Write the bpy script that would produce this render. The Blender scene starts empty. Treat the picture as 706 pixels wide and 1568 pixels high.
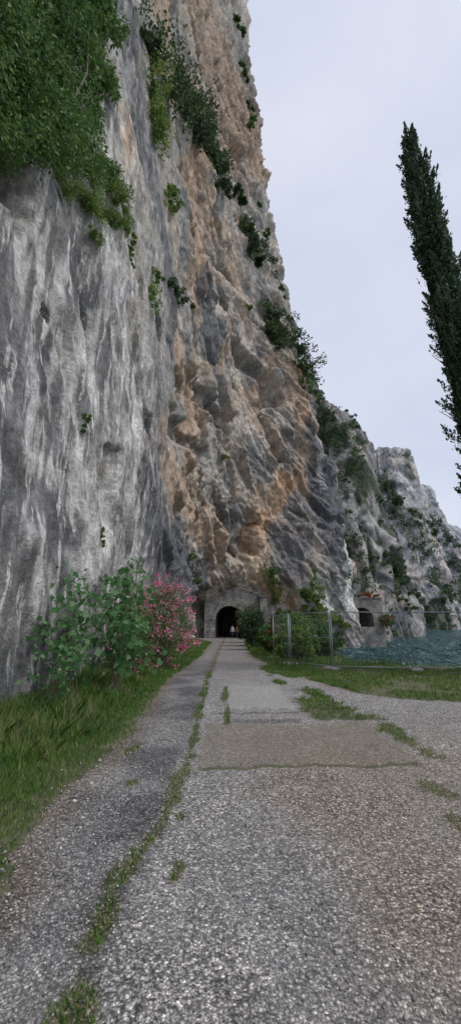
import bpy, math, random, time
import numpy as np
from mathutils import Vector
T0=time.time()
rng=np.random.default_rng(7); random.seed(7)
sc=bpy.context.scene
sc.view_settings.view_transform='Standard'; sc.view_settings.look='None'; sc.view_settings.exposure=0
# ------------------------------------------------------------ camera
PITCH=math.atan(166/607); F=607.0; EYE=1.6
cd=bpy.data.cameras.new("camera"); cam=bpy.data.objects.new("camera",cd); sc.collection.objects.link(cam)
cam.location=(0,0,EYE); cam.rotation_euler=(math.pi/2+PITCH,0,0)
cd.sensor_fit='VERTICAL'; cd.angle=2*math.atan(784/F); cd.clip_end=6000; cd.clip_start=0.05
sc.camera=cam
CP,SP=math.cos(PITCH),math.sin(PITCH)
def ray(px,py):
    x=(px-353)/F; v=(784-py)/F
    return np.array([x,CP-SP*v,SP+CP*v])
def at_y(px,py,Y):
    d=ray(px,py); return np.array([0,0,EYE])+d*(Y/d[1])
# ------------------------------------------------------------ noise
U=np.uint32
def fin(n):
    n=(n^(n>>U(13)))*U(1274126177); n=(n^(n>>U(15)))*U(2246822519); return n^(n>>U(16))
def hx(i,p): return i.astype(np.int64).astype(np.uint32)*U(p)
def hsh(ix,iy,iz,seed):
    return fin(hx(ix,374761393)+hx(iy,668265263)+hx(iz,1103515245)+U((seed*974711)&0xffffffff))
K1=np.float32(1/511.5)
def perlin(p,seed=0):
    p=np.asarray(p); i=np.floor(p); f=(p-i).astype(np.float32); u=f*f*f*(f*(f*6-15)+10)
    A=[hx(i[:,0]+d,374761393) for d in (0,1)];B=[hx(i[:,1]+d,668265263) for d in (0,1)];Cc=[hx(i[:,2]+d,1103515245)+U((seed*974711)&0xffffffff) for d in (0,1)]
    fx,fy,fz=f[:,0].copy(),f[:,1].copy(),f[:,2].copy(); ux,uy,uz=u[:,0],u[:,1],u[:,2]
    out=np.zeros(len(p),np.float32); m=U(1023)
    for dx in (0,1):
        wx=ux if dx else 1-ux
        for dy in (0,1):
            wxy=wx*(uy if dy else 1-uy); ab=A[dx]+B[dy]
            for dz in (0,1):
                h=fin(ab+Cc[dz])
                g=((h&m).astype(np.float32)*K1-1)*(fx-dx)+(((h>>U(10))&m).astype(np.float32)*K1-1)*(fy-dy)+(((h>>U(20))&m).astype(np.float32)*K1-1)*(fz-dz)
                out+=wxy*(uz if dz else 1-uz)*g
    return out.astype(np.float64)*1.3
def fbm(p,oct=4,seed=0,gain=.5):
    a=1;o=0
    for k in range(oct):
        o=o+a*perlin(p*(2.03**k)+k*17.3,seed+k); a*=gain
    return o
def ridged(p,oct=3,seed=0):
    a=1;o=0
    for k in range(oct):
        o=o+a*(1-2*np.abs(perlin(p*(2.1**k)+k*11.7,seed+k))*1.6); a*=.5
    return o/1.6
def sst(a,b,x):
    t=np.clip((x-a)/(b-a),0,1); return t*t*(3-2*t)
def facets(p,seed=0,tilt=1.0,soft=.22):
    i=np.floor(p); best=np.full(len(p),1e9); val=np.zeros(len(p)); sec=np.full(len(p),1e9); m=U(1023)
    for dx in (-1,0,1):
        for dy in (-1,0,1):
            for dz in (-1,0,1):
                a=i+np.array([dx,dy,dz]); h=hsh(a[:,0],a[:,1],a[:,2],seed)
                c0=(h&m)*.000977;c1=((h>>U(10))&m)*.000977;c2=((h>>U(20))&m)*.000977
                d0=p[:,0]-a[:,0]-c0;d1=p[:,1]-a[:,1]-c1;d2=p[:,2]-a[:,2]-c2
                dd=d0*d0+d1*d1+d2*d2; mk=dd<best
                v=(c0+c1-1)*.6+tilt*(d0*(2*c1-1)+d1*(2*c2-1)+d2*(2*c0-1))
                sec=np.where(mk,best,np.minimum(sec,dd)); val=np.where(mk,v,val); best=np.where(mk,dd,best)
    e=np.sqrt(sec)-np.sqrt(best)
    return val*sst(0,soft,e),e      # continuous across cell borders
# ------------------------------------------------------------ mesh helpers
def mesh_np(name,V,Q,mat=None,cols=None,floats=None,smooth=False,parent=None):
    V=np.asarray(V,dtype=np.float32); Q=np.asarray(Q,dtype=np.int32); k=Q.shape[1]
    me=bpy.data.meshes.new(name)
    me.vertices.add(len(V)); me.vertices.foreach_set("co",V.ravel())
    me.loops.add(len(Q)*k); me.loops.foreach_set("vertex_index",Q.ravel())
    me.polygons.add(len(Q)); me.polygons.foreach_set("loop_start",np.arange(0,len(Q)*k,k,dtype=np.int32))
    me.polygons.foreach_set("loop_total",np.full(len(Q),k,dtype=np.int32))
    if smooth: me.polygons.foreach_set("use_smooth",np.ones(len(Q),dtype=bool))
    me.update(calc_edges=True)
    if cols is not None:
        a=me.attributes.new("Col",'FLOAT_COLOR','POINT')
        c=np.concatenate([cols,np.ones((len(V),1))],1).astype(np.float32); a.data.foreach_set("color",c.ravel())
    if floats:
        for n,v in floats.items():
            a=me.attributes.new(n,'FLOAT','POINT'); a.data.foreach_set("value",np.asarray(v,dtype=np.float32))
    if mat: me.materials.append(mat)
    ob=bpy.data.objects.new(name,me); sc.collection.objects.link(ob)
    if parent: ob.parent=parent
    return ob
def empty(name):
    e=bpy.data.objects.new(name,None); sc.collection.objects.link(e); return e
def gridq(nv,nu):
    a=np.arange(nv*nu).reshape(nv,nu)
    return np.stack([a[:-1,:-1].ravel(),a[:-1,1:].ravel(),a[1:,1:].ravel(),a[1:,:-1].ravel()],1)
def catmull(C,counts):
    C=np.asarray(C,float); n=len(C); out=[]
    for i in range(n-1):
        p1,p2=C[i],C[i+1]; p0=C[i-1] if i>0 else 2*p1-p2; p3=C[i+2] if i+2<n else 2*p2-p1
        m=counts[i]
        for j in range(m+(1 if i==n-2 else 0)):
            t=j/m
            out.append(.5*((2*p1)+(-p0+p2)*t+(2*p0-5*p1+4*p2-p3)*t*t+(-p0+3*p1-3*p2+p3)*t**3))
    return np.array(out)
class Geo:
    def __init__(s): s.V=[];s.Fc=[];s.n=0
    def add(s,V,Fs):
        s.V+= [tuple(v) for v in V]; s.Fc+=[tuple(i+s.n for i in f) for f in Fs]; s.n+=len(V)
    def tube(s,a,b,r0,r1=None,k=6,cap=True):
        r1=r0 if r1 is None else r1
        a=Vector(a);b=Vector(b);d=(b-a).normalized(); u=d.orthogonal().normalized(); w=d.cross(u)
        V=[]
        for P,r in((a,r0),(b,r1)):
            for i in range(k):
                t=2*math.pi*i/k; V.append(P+u*math.cos(t)*r+w*math.sin(t)*r)
        Fs=[(i,(i+1)%k,(i+1)%k+k,i+k) for i in range(k)]
        if cap: Fs+=[tuple(range(k))[::-1],tuple(range(k,2*k))]
        s.add(V,Fs)
    def box(s,c,d,bev=0.0,rot=0):
        bx,by,bz=d[0]/2,d[1]/2,d[2]/2; e=bev; V=[];
        cr,sr=math.cos(rot),math.sin(rot)
        prof=[(-bz,e),(-bz+e,0),(bz-e,0),(bz,e)] if e>0 else [(-bz,0),(bz,0)]
        for z,i in prof:
            X,Y=bx-i,by-i
            q=e if e>0 else 0
            ring=[(-X+q,-Y),(X-q,-Y),(X,-Y+q),(X,Y-q),(X-q,Y),(-X+q,Y),(-X,Y-q),(-X,-Y+q)] if e>0 else [(-X,-Y),(X,-Y),(X,Y),(-X,Y)]
            V+=[(c[0]+x*cr-y*sr,c[1]+x*sr+y*cr,c[2]+z) for x,y in ring]
        k=8 if e>0 else 4; L=len(prof); Fs=[]
        for l in range(L-1):
            for i in range(k): Fs.append((l*k+i,l*k+(i+1)%k,(l+1)*k+(i+1)%k,(l+1)*k+i))
        Fs+=[tuple(range(k))[::-1],tuple(range((L-1)*k,L*k))]
        s.add(V,Fs)
    def obj(s,name,mat,parent=None,smooth=False):
        me=bpy.data.meshes.new(name); me.from_pydata(s.V,[],s.Fc); me.materials.append(mat); me.update()
        if smooth:
            for p in me.polygons: p.use_smooth=True
        ob=bpy.data.objects.new(name,me); sc.collection.objects.link(ob)
        if parent: ob.parent=parent
        return ob
# ------------------------------------------------------------ material helpers
def newmat(name):
    m=bpy.data.materials.new(name); m.use_nodes=True; nt=m.node_tree; nt.nodes.clear()
    o=nt.nodes.new('ShaderNodeOutputMaterial'); b=nt.nodes.new('ShaderNodeBsdfPrincipled'); nt.links.new(b.outputs[0],o.inputs[0])
    return m,nt,b,o
def N(nt,t,**k):
    n=nt.nodes.new(t)
    for a,v in k.items(): setattr(n,a,v)
    return n
def L(nt,a,b): nt.links.new(a,b)
def coords(nt,scale=(1,1,1),rot=(0,0,0)):
    t=N(nt,'ShaderNodeTexCoord'); m=N(nt,'ShaderNodeMapping'); m.inputs['Scale'].default_value=scale; m.inputs['Rotation'].default_value=rot
    L(nt,t.outputs['Object'],m.inputs[0]); return m.outputs[0]
def noise(nt,vec,scale,detail=5,rough=.6,dist=0):
    n=N(nt,'ShaderNodeTexNoise'); n.inputs['Scale'].default_value=scale; n.inputs['Detail'].default_value=detail; n.inputs['Roughness'].default_value=rough; n.inputs['Distortion'].default_value=dist
    L(nt,vec,n.inputs['Vector']); return n.outputs[0]
def maprange(nt,v,a,b,c,d):
    n=N(nt,'ShaderNodeMapRange'); n.inputs[1].default_value=a;n.inputs[2].default_value=b;n.inputs[3].default_value=c;n.inputs[4].default_value=d; L(nt,v,n.inputs[0]); return n.outputs[0]
def math_(nt,op,a,b):
    n=N(nt,'ShaderNodeMath',operation=op)
    for i,x in enumerate((a,b)):
        if isinstance(x,(int,float)): n.inputs[i].default_value=x
        else: L(nt,x,n.inputs[i])
    return n.outputs[0]
def mix(nt,f,a,b,bt='MIX'):
    n=N(nt,'ShaderNodeMix',data_type='RGBA',blend_type=bt)
    for i,x in ((0,f),(6,a),(7,b)):
        if isinstance(x,(int,float)): n.inputs[i].default_value=x
        elif isinstance(x,tuple): n.inputs[i].default_value=(*x,1) if len(x)==3 else x
        else: L(nt,x,n.inputs[i])
    return n.outputs[2]
def scalec(nt,col,f):
    n=N(nt,'ShaderNodeVectorMath',operation='SCALE'); L(nt,col,n.inputs[0])
    if isinstance(f,(int,float)): n.inputs['Scale'].default_value=f
    else: L(nt,f,n.inputs['Scale'])
    return n.outputs[0]
def bump(nt,b,h,strength,dist):
    n=N(nt,'ShaderNodeBump'); n.inputs['Strength'].default_value=strength; n.inputs['Distance'].default_value=dist; L(nt,h,n.inputs['Height']); L(nt,n.outputs[0],b.inputs['Normal'])
def ramp(nt,v,stops):
    n=N(nt,'ShaderNodeValToRGB'); e=n.color_ramp.elements
    while len(e)<len(stops): e.new(.5)
    for el,(p,c) in zip(e,stops): el.position=p; el.color=(*c,1)
    L(nt,v,n.inputs[0]); return n.outputs[0]
def attr(nt,name,out='Color'):
    a=N(nt,'ShaderNodeAttribute',attribute_name=name); return a.outputs[out]

def rock_mat(name,s=1.0,streaks=True):
    m,nt,b,o=newmat(name)
    col=attr(nt,'Col'); c=coords(nt); cs=coords(nt,(1,1,.2))
    n1=noise(nt,c,1.5*s,7,.72); n2=noise(nt,cs,2.6*s,5,.7,.6); n3=noise(nt,c,9*s,5,.75)
    if streaks:
        near=attr(nt,'near','Fac')
        sk2=noise(nt,coords(nt,(1,1,.13)),1.3,6,.68,.8)
        col=mix(nt,math_(nt,'MULTIPLY',maprange(nt,sk2,.50,.59,0,.85),maprange(nt,near,0,1,.28,1)),col,(.185,.185,.19))
        sk=noise(nt,coords(nt,(1,1,.09)),3.2,5,.65,.6)
        col=mix(nt,math_(nt,'MULTIPLY',maprange(nt,sk,.54,.62,0,.92),near),col,(.72,.70,.66))
    f=math_(nt,'MULTIPLY',maprange(nt,n1,.3,.7,.55,1.5),maprange(nt,n2,.3,.7,.7,1.32))
    f=math_(nt,'MULTIPLY',f,maprange(nt,n3,.3,.7,.7,1.35))
    L(nt,scalec(nt,col,f),b.inputs['Base Color']); b.inputs['Roughness'].default_value=.93; b.inputs['Specular IOR Level'].default_value=.25
    h=math_(nt,'ADD',math_(nt,'MULTIPLY',n1,.6),math_(nt,'MULTIPLY',n3,.3)); h=math_(nt,'ADD',h,math_(nt,'MULTIPLY',n2,.4))
    bump(nt,b,h,.9,.32/s)
    return m
ROCK=rock_mat("limestone"); ROCKF=rock_mat("limestone_far",.25,False)

def leaf_mat(name,stops,trans=.25,rough=.55):
    m,nt,b,o=newmat(name)
    col=ramp(nt,attr(nt,'tint','Fac'),stops)
    L(nt,col,b.inputs['Base Color']); b.inputs['Roughness'].default_value=rough; b.inputs['Specular IOR Level'].default_value=.3
    t=N(nt,'ShaderNodeBsdfTranslucent'); L(nt,scalec(nt,col,1.3),t.inputs[0]); mx=N(nt,'ShaderNodeMixShader'); mx.inputs[0].default_value=trans
    L(nt,b.outputs[0],mx.inputs[1]); L(nt,t.outputs[0],mx.inputs[2]); L(nt,mx.outputs[0],o.inputs[0]); return m
LF_DARK=leaf_mat("foliage_dark",[(0,(.022,.045,.02)),(.5,(.05,.095,.035)),(1,(.11,.165,.06))])
LF_MID=leaf_mat("foliage_mid",[(0,(.035,.085,.022)),(.5,(.075,.165,.04)),(1,(.16,.26,.075))])
LF_LIGHT=leaf_mat("foliage_light",[(0,(.07,.14,.03)),(.5,(.14,.24,.05)),(.85,(.24,.33,.08)),(1,(.36,.3,.12))])
LF_CYP=leaf_mat("foliage_cypress",[(0,(.022,.048,.03)),(.5,(.06,.115,.065)),(1,(.14,.21,.115))],.2)
LF_FIG=leaf_mat("foliage_poplar",[(0,(.06,.15,.05)),(.6,(.11,.25,.09)),(1,(.26,.38,.2))],.35,.35)
LF_GRASS=leaf_mat("grass_blades",[(0,(.065,.15,.028)),(.45,(.12,.235,.045)),(.7,(.2,.295,.08)),(.85,(.36,.32,.17)),(1,(.5,.43,.28))],.3)
LF_PINK=leaf_mat("oleander_petals",[(0,(.62,.10,.26)),(.5,(.8,.22,.4)),(1,(.9,.45,.58))],.3)
LF_RED=leaf_mat("red_petals",[(0,(.5,.03,.05)),(1,(.75,.12,.15))],.2)
def simple(name,c,rough=.8,metal=0,ns=20,amp=.25,bs=.3,bd=.01):
    m,nt,b,o=newmat(name); v=coords(nt); n=noise(nt,v,ns,6,.65)
    L(nt,scalec(nt,mix(nt,0.0,c,c),maprange(nt,n,.3,.7,1-amp,1+amp)),b.inputs['Base Color']); b.inputs['Roughness'].default_value=rough; b.inputs['Metallic'].default_value=metal
    bump(nt,b,n,bs,bd); return m
BARK=simple("bark",(.12,.095,.07),.9,0,14,.4,.6,.02)
METAL=simple("galvanised_steel",(.34,.37,.40),.5,.55,30,.2,.1)
CONC=simple("concrete",(.31,.29,.265),.9,0,3,.45,.4)
DARKIN=simple("tunnel_lining",(.22,.215,.21),.95,0,1.5,.4,.6,.1)

# ------------------------------------------------------------ terrain functions
def basez(y): return np.interp(y,[-500,12,58,75,2000],[0,0,-.76,-.9,-.9])
def shore(y): return np.interp(y,[-300,14.9,15.8,17,25,36,50,58,64,74,100,190,330,2000],[60,26,8,5.0,5.6,7.4,10.5,14,18,22,35,90,170,900])
def gz(x,y,bumpy=True):
    z=basez(y); s=shore(y)
    z=z-(z+6)*sst(0,1.3,x-s)
    z=z+sst(-2.0,-3.9,x)*.12*sst(60,40,y)
    p=np.stack([x,y,0*x],1); z=z+.03*perlin(p*1.1,3)+.01*perlin(p*5,4)
    return z
def road_d(x,y):
    p=np.stack([x,y,0*x],1)
    wob=.16*perlin(p*1.3,21)+.09*perlin(p*4,22)+.04*perlin(p*11,23)
    xl=np.interp(y,[-10,3,4.2,6,11,21,40,50,57],[-1.3,-1.35,-1.6,-1.4,-1.7,-1.5,-1.8,-5,-6.5])
    xr=np.interp(y,[-10,8,8.7,9.2,10,11.5,13.5,21,40,58],[22,22,4.7,3.4,2.7,2.3,1.8,1.0,1.3,2.2])
    return np.minimum(x-xl,xr-x)+wob
ISL=[(1.75,8.3,.5,1.0),(1.9,9.7,.25,.8),(2.4,6.3,.17,.9),(1.98,4.45,.14,.33),(1.85,3.75,.09,.16),(2.1,7.4,.5,.3),(1.75,12.9,.3,.8),(1.4,14.5,.35,1.6),(1.3,11.3,.15,.5),
     (-.05,7.6,.05,.8),(-.12,9.6,.07,1.2),(-1.25,5.7,.12,.3),(-1.0,4.6,.1,.12),(-.35,3.1,.05,.12),(-.42,3.9,.05,.1),(-.7,2.72,.07,.2),(-.66,3.25,.08,.2),(-.62,2.15,.07,.1)]
JY=[0,2.2,2.7,3.3,4.2,5.4,9,13.5,22]; JX=[-.66,-.67,-.7,-.66,-.52,-.5,-.58,-.68,-.75]
def grassm(x,y):
    p=np.stack([x,y,0*x],1)
    n=perlin(p*2.2,31)+.6*perlin(p*6,32)+.4*perlin(p*14,33)
    d=road_d(x,y); g=sst(.0,-.18,d+.1*n)
    for cx,cy,rx,ry in ISL:
        r=np.sqrt(((x-cx)/rx)**2+((y-cy)/ry)**2); g=np.maximum(g,sst(1.15,.6,r-.7*n))
    xs=np.interp(y,JY,JX)+.07*perlin(np.stack([0*x,y*1.2,0*x+9],1),36)
    w=np.interp(y,[0,3.5,6,12,22],[.085,.075,.06,.09,.16])
    gate=sst(-.4,.05,perlin(np.stack([0*x,y*1.9,0*x+3],1),35)+.5*n)
    g=np.maximum(g,sst(1.2,.4,np.abs(x-xs)/w-1.1*n)*gate)
    return g
def axis(parts): return np.unique(np.concatenate([np.arange(a,b,s) for a,b,s in parts]))
gx=axis([(-600,-60,60),(-60,-8,4),(-8,-4,.5),(-4,6,.08),(6,30,.35),(30,100,4),(100,1500,70)])
gy=axis([(-400,-20,40),(-20,1.4,.8),(1.4,12,.08),(12,24,.16),(24,75,.6),(75,300,8),(300,2500,100)])
X,Y=np.meshgrid(gx,gy); x=X.ravel();y=Y.ravel(); z=gz(x,y)
m,nt,b,o=newmat("ground_soil"); c=coords(nt); n=noise(nt,c,3,6,.7); n2=noise(nt,c,40,5,.7)
col=mix(nt,maprange(nt,n,.35,.65,0,1),(.065,.09,.032),(.18,.16,.10)); col=scalec(nt,col,maprange(nt,n2,.3,.7,.6,1.4))
L(nt,col,b.inputs['Base Color']); b.inputs['Roughness'].default_value=.95; bump(nt,b,n2,.8,.02); SOIL=m
mesh_np("ground",np.stack([x,y,z],1),gridq(len(gy),len(gx)),SOIL,smooth=True)
rx_=axis([(-7,-2.4,.3),(-2.4,3.2,.035),(3.2,8,.1),(8,24,.5)]); ry_=axis([(-8,1.4,.5),(1.4,8,.035),(8,16,.08),(16,76,.5)])
X,Y=np.meshgrid(rx_,ry_); x=X.ravel();y=Y.ravel(); d=road_d(x,y)
inner=(y>57.2)&(np.abs(x+.2)<2.3)
z=gz(x,y)+np.where(d>0,.012,.012-.12*sst(0,-.25,d))
z=np.where(inner,basez(y)+.012,z); z=np.where((y>57.2)&~inner,z-.4,z)
p=np.stack([x,y,0*x],1)
f1=fbm(p*.8,4,41); f2=fbm(p*3.5,3,45); f3=fbm(p*.35,2,47)
base=np.ones((len(x),3))*np.array([.355,.347,.35])
base*= (1+.22*f1+.18*f2)[:,None]
def mixc(a,c,m): return a*(1-m[:,None])+np.array(c)*m[:,None]
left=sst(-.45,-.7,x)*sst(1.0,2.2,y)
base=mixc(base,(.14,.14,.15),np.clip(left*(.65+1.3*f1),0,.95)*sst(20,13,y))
base=mixc(base,(.31,.265,.21),np.clip(sst(1.2,3,y)*sst(9,4,y)*sst(.0,.9,x+.6*f1)*(.6+.6*f3),0,.75))
base=mixc(base,(.30,.29,.275),sst(11,18,y)*.6)
tan=sst(5.0,5.1,y-.06*x+.05*f2)*sst(7.1,6.9,y+.15*f1)*sst(-.42,-.34,x+.06*f2)*sst(2.3,2.1,x+.1*f2)
base=mixc(base,(.245,.215,.17),tan*.85*(.85+.4*f2))
lt=sst(8.0,8.2,y+.2*f2)*sst(11.2,10.6,y+.2*f2)*sst(-.1,.0,x+.08*f2)*sst(1.25,1.15,x+.08*f2); base=mixc(base,(.42,.41,.40),np.clip(lt*.85,0,1))
lt2=sst(7.0,7.05,y+.05*f2)*sst(7.35,7.25,y)*sst(.0,.05,x)*sst(1.2,1.1,x); base=mixc(base,(.15,.145,.14),lt2*.7)
cw=.05*perlin(np.stack([x*2,0*x,0*x],1),51)+.03*perlin(np.stack([x*9,0*x,0*x],1),52)
crack=sst(.055,.02,np.abs(y-(5.06+.05*x)-2*cw))*sst(-.4,-.3,x)*sst(2.2,2.1,x)
crack=np.maximum(crack,sst(.05,.015,np.abs(y-(7.75+.1*x)-3*cw))*sst(-.4,-.3,x)*sst(1.6,1.5,x)*.7)
crack=np.maximum(crack,sst(.05,.015,np.abs(x-np.interp(y,JY,JX)-.5*cw))*.4)
base=mixc(base,(.05,.045,.035),crack*.9); z=z-crack*.02
gmr=grassm(x,y)
base=mixc(base,(.19,.165,.11),np.clip(gmr*.8,0,.8))
edge=sst(.35,.0,d); base=mixc(base,(.25,.2,.14),edge*.5)
loose=np.clip(1-tan*.75-lt,0,1)*(.65+.35*sst(-.2,.3,f1))
m,nt,b,o=newmat("gravel_road"); c=coords(nt)
v=N(nt,'ShaderNodeTexVoronoi'); v.inputs['Scale'].default_value=62; L(nt,c,v.inputs['Vector'])
v2=N(nt,'ShaderNodeTexVoronoi'); v2.inputs['Scale'].default_value=135; L(nt,c,v2.inputs['Vector'])
def bw(s):
    q=N(nt,'ShaderNodeSeparateColor'); L(nt,s,q.inputs[0]); return q.outputs[0]
r1=ramp(nt,bw(v.outputs['Color']),[(0,(.3,.3,.31)),(.45,(.8,.79,.77)),(.8,(1.25,1.22,1.17)),(1,(2.3,2.25,2.15))])
r2=ramp(nt,bw(v2.outputs['Color']),[(0,(.5,.5,.5)),(.6,(1,1,1)),(1,(1.8,1.75,1.7))])
gap=maprange(nt,v.outputs['Distance'],.25,.75,1.12,.5)
peb=mix(nt,1.0,r1,r2,'MULTIPLY'); peb=scalec(nt,peb,gap)
peb=mix(nt,attr(nt,'loose','Fac'),mix(nt,.5,(.95,.95,.95),peb),peb)
col=mix(nt,1.0,attr(nt,'Col'),peb,'MULTIPLY')
L(nt,col,b.inputs['Base Color']); b.inputs['Roughness'].default_value=.85; b.inputs['Specular IOR Level'].default_value=.3
h=math_(nt,'MULTIPLY',math_(nt,'SUBTRACT',1.0,v.outputs['Distance']),.7); h=math_(nt,'ADD',h,math_(nt,'MULTIPLY',noise(nt,c,50,4),.6)); bump(nt,b,h,.7,.011)
mesh_np("gravel_road",np.stack([x,y,z],1),gridq(len(ry_),len(rx_)),m,cols=np.clip(base,0,1),floats={'loose':loose},smooth=True)
def stones(name,n,xr,yr,sr,dens,seed):
    r=np.random.default_rng(seed); x=r.uniform(*xr,n); y=yr[0]+(yr[1]-yr[0])*r.random(n)**1.6
    k=r.random(n)<dens(x,y); x=x[k];y=y[k];n=len(x)
    s=sr[0]+(sr[1]-sr[0])*r.random(n)**3
    base=np.array([[1,0,0],[.3,.95,0],[-.8,.6,.05],[-.8,-.6,-.05],[.3,-.95,0],[.1,.1,.8],[0,0,-.6]])
    V=base[None]*s[:,None,None]*r.uniform(.6,1.25,(n,7,3)); a=r.random(n)*6.28; ca,sa=np.cos(a)[:,None],np.sin(a)[:,None]
    V=np.stack([V[...,0]*ca-V[...,1]*sa,V[...,0]*sa+V[...,1]*ca,V[...,2]*.8],-1)
    V+=np.stack([x,y,gz(x,y)+.012+s*.25],1)[:,None]
    T=np.array([[0,1,5],[1,2,5],[2,3,5],[3,4,5],[4,0,5],[1,0,6],[2,1,6],[3,2,6],[4,3,6],[0,4,6]])
    Q=(T[None]+(np.arange(n)*7)[:,None,None]).reshape(-1,3)
    return mesh_np(name,V.reshape(-1,3),Q,STONE,floats={'tint':np.repeat(r.random(n),7)})
m,nt,b,o=newmat("loose_stone"); L(nt,ramp(nt,attr(nt,'tint','Fac'),[(0,(.11,.11,.115)),(.5,(.29,.28,.275)),(.85,(.48,.46,.44)),(1,(.7,.68,.65))]),b.inputs['Base Color']); b.inputs['Roughness'].default_value=.85; STONE=m
def dn(x,y):
    d=road_d(x,y); return np.clip(sst(-.3,.1,d)*(.2+.75*np.exp(-((x+1.2)/.5)**2)+.25*(x>-.4)),0,1)*np.where((y>5)&(y<7)&(x>-.4),.15,1)
stones("loose_gravel",55000,(-2.2,4.5),(1.7,8),(.0035,.012),dn,5)
stones("loose_gravel",450,(-2.0,-.6),(1.9,8),(.01,.026),lambda x,y:np.where(np.abs(x+1.4)<.4,1,.2),6)
# ------------------------------------------------------------ cliffs
zl=[-3,3,8,15,18,28,42,60,100,150,205]
rows=[
[(-6,-12),(-5,0),(-4.3,6),(-4.2,11),(-4.5,18),(-5.5,28),(-6.0,38),(-6.3,48),(-6.3,56),(-2,60),(5,60.5),(12,61),(18.2,63),(19.7,68),(19.7,90)],
[(-6,-12),(-5,0),(-4.2,6),(-4,11),(-4.3,18),(-5.2,28),(-5.7,38),(-6.0,48),(-5.8,56),(-2,60),(5,60),(12,60.5),(17.7,62.5),(19.2,68),(19.5,90)],
[(-6,-12),(-5.2,0),(-4.4,6),(-4.1,11),(-4,18),(-4.6,28),(-4.8,38),(-4.4,46),(-2.8,53),(.5,55.6),(5.5,56.8),(11,59),(17.4,62),(18.8,68),(19,90)],
[(-6,-12),(-5.8,0),(-4.9,6),(-4.5,11),(-4.2,18),(-4.4,28),(-4,38),(-3,45),(-.5,51.5),(3.5,55.5),(8,58.5),(13,60.5),(17.2,62.5),(18.7,68),(18.7,90)],
[(-9,-12),(-8,0),(-6.6,6),(-5.8,11),(-4.6,18),(-4.4,28),(-3.8,38),(-2.6,45.5),(0,52.5),(4,56.5),(8,59),(12.5,60.5),(16.9,63),(18.2,68),(18.2,90)],
[(-10,-12),(-9,0),(-8,6),(-6.8,11),(-5.2,18),(-4.6,28),(-3.6,38),(-2,46),(1,53),(4.5,57),(8,59.5),(11.5,61),(15.4,63),(16.8,68.5),(16.8,91)],
[(-11,-12),(-10,0),(-9,6),(-7.8,11),(-6.2,18),(-5.2,28),(-4,38),(-2.4,46),(0,53),(3,57.5),(6.5,60),(10,62),(13.0,64),(15,69),(15,92)],
[(-12.5,-12),(-11.5,0),(-10.5,6),(-9,11),(-7.2,18),(-6,28),(-4.5,38),(-3,46),(-1,53),(2,58),(5,61),(8,63),(10.4,65),(12.3,70),(12.3,94)],
[(-16,-12),(-15,0),(-13.5,6),(-12,11),(-10,18),(-8.5,28),(-7,38),(-5.3,47),(-3.3,55),(-1,60),(1.5,63.5),(4,66),(5.9,68),(7.9,73),(7.9,97)],
[(-20,-12),(-19,0),(-17.5,6),(-16,11),(-14,18),(-12,28),(-10,38),(-8,48),(-6,56),(-4,61.5),(-2,65.5),(.5,68.5),(2.8,71),(5,76),(5,100)],
[(-24,-12),(-23,0),(-21.5,6),(-20,11),(-18,18),(-15.5,28),(-13,38),(-11,48),(-9,56),(-7,62),(-4.5,66.5),(-2,70),(.9,73),(3,78),(3,102)]]
C=np.array([[(a,b_,zz) for a,b_ in r] for r,zz in zip(rows,zl)])
cu=[12,30,90,90,90,80,60,50,45,45,45,45,45,25,6]
cv=[40,80,90,40,95,95,85,80,60,25]
G=catmull(C,cv); G=catmull(np.swapaxes(G,0,1),cu[:14]); G=np.swapaxes(G,0,1)
nv,nu=G.shape[:2]
Nn=np.cross(np.gradient(G,axis=1),np.gradient(G,axis=0)); Nn/=np.linalg.norm(Nn,axis=2,keepdims=True)+1e-9
P=G.reshape(-1,3); NR=Nn.reshape(-1,3)
chk=(NR*(np.array([0,0,1.6])-P)).sum(1)
if np.mean(chk[(P[:,1]>5)&(P[:,1]<40)])<0: NR=-NR
def project(P):
    q=P-np.array([0,0,EYE]); dep=q[:,1]*CP+q[:,2]*SP; up=-q[:,1]*SP+q[:,2]*CP
    dep=np.where(dep<.5,np.nan,dep); return 353+F*q[:,0]/dep,784-F*up/dep,dep
class Survey:   # sight-line survey: world position of a feature on a built surface
    def __init__(s,P,rad=7): s.P=P; s.a,s.b,s.d=project(P); s.rad=rad
    def hit(s,px,py):
        r=s.rad
        for k in range(5):
            m=np.where((np.abs(s.a-px)<r)&(np.abs(s.b-py)<r))[0]
            if len(m): break
            r*=2
        if not len(m): return None
        dm=np.nanmin(s.d[m]); m=m[s.d[m]<dm*1.04+.3]
        j=m[np.argmin((s.a[m]-px)**2+(s.b[m]-py)**2)]; return s.P[j]
S0=Survey(P)
def stroke_dist(P,pts):
    H=[S0.hit(*q) for q in pts]; H=[h for h in H if h is not None]
    best=np.full(len(P),1e9)
    if len(H)==1: H=H*2
    for a,b_ in zip(H[:-1],H[1:]):
        ab=b_-a; t=np.clip(((P-a)@ab)/(ab@ab+1e-6),0,1); best=np.minimum(best,np.linalg.norm(P-a-t[:,None]*ab,axis=1))
    return best
yy,zz=P[:,1],P[:,2]
wp=P+1.0*np.stack([perlin(P/4,1),perlin(P/4,2),perlin(P/6,3)],1)
far=sst(18,42,yy+.25*zz)
d=.9*fbm(P/16,3,10)*(.5+.5*far)
an=wp*np.array([1,1,.38])
tl=wp.copy(); tl[:,1]=wp[:,1]+.35*wp[:,2]; flk=tl*np.array([1,1,.22])
th=.95; hh_=wp[:,0]*.8+wp[:,1]*.6
al=hh_*math.cos(th)-wp[:,2]*math.sin(th); ac=hh_*math.sin(th)+wp[:,2]*math.cos(th)
per=wp[:,1]*.8-wp[:,0]*.6
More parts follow.
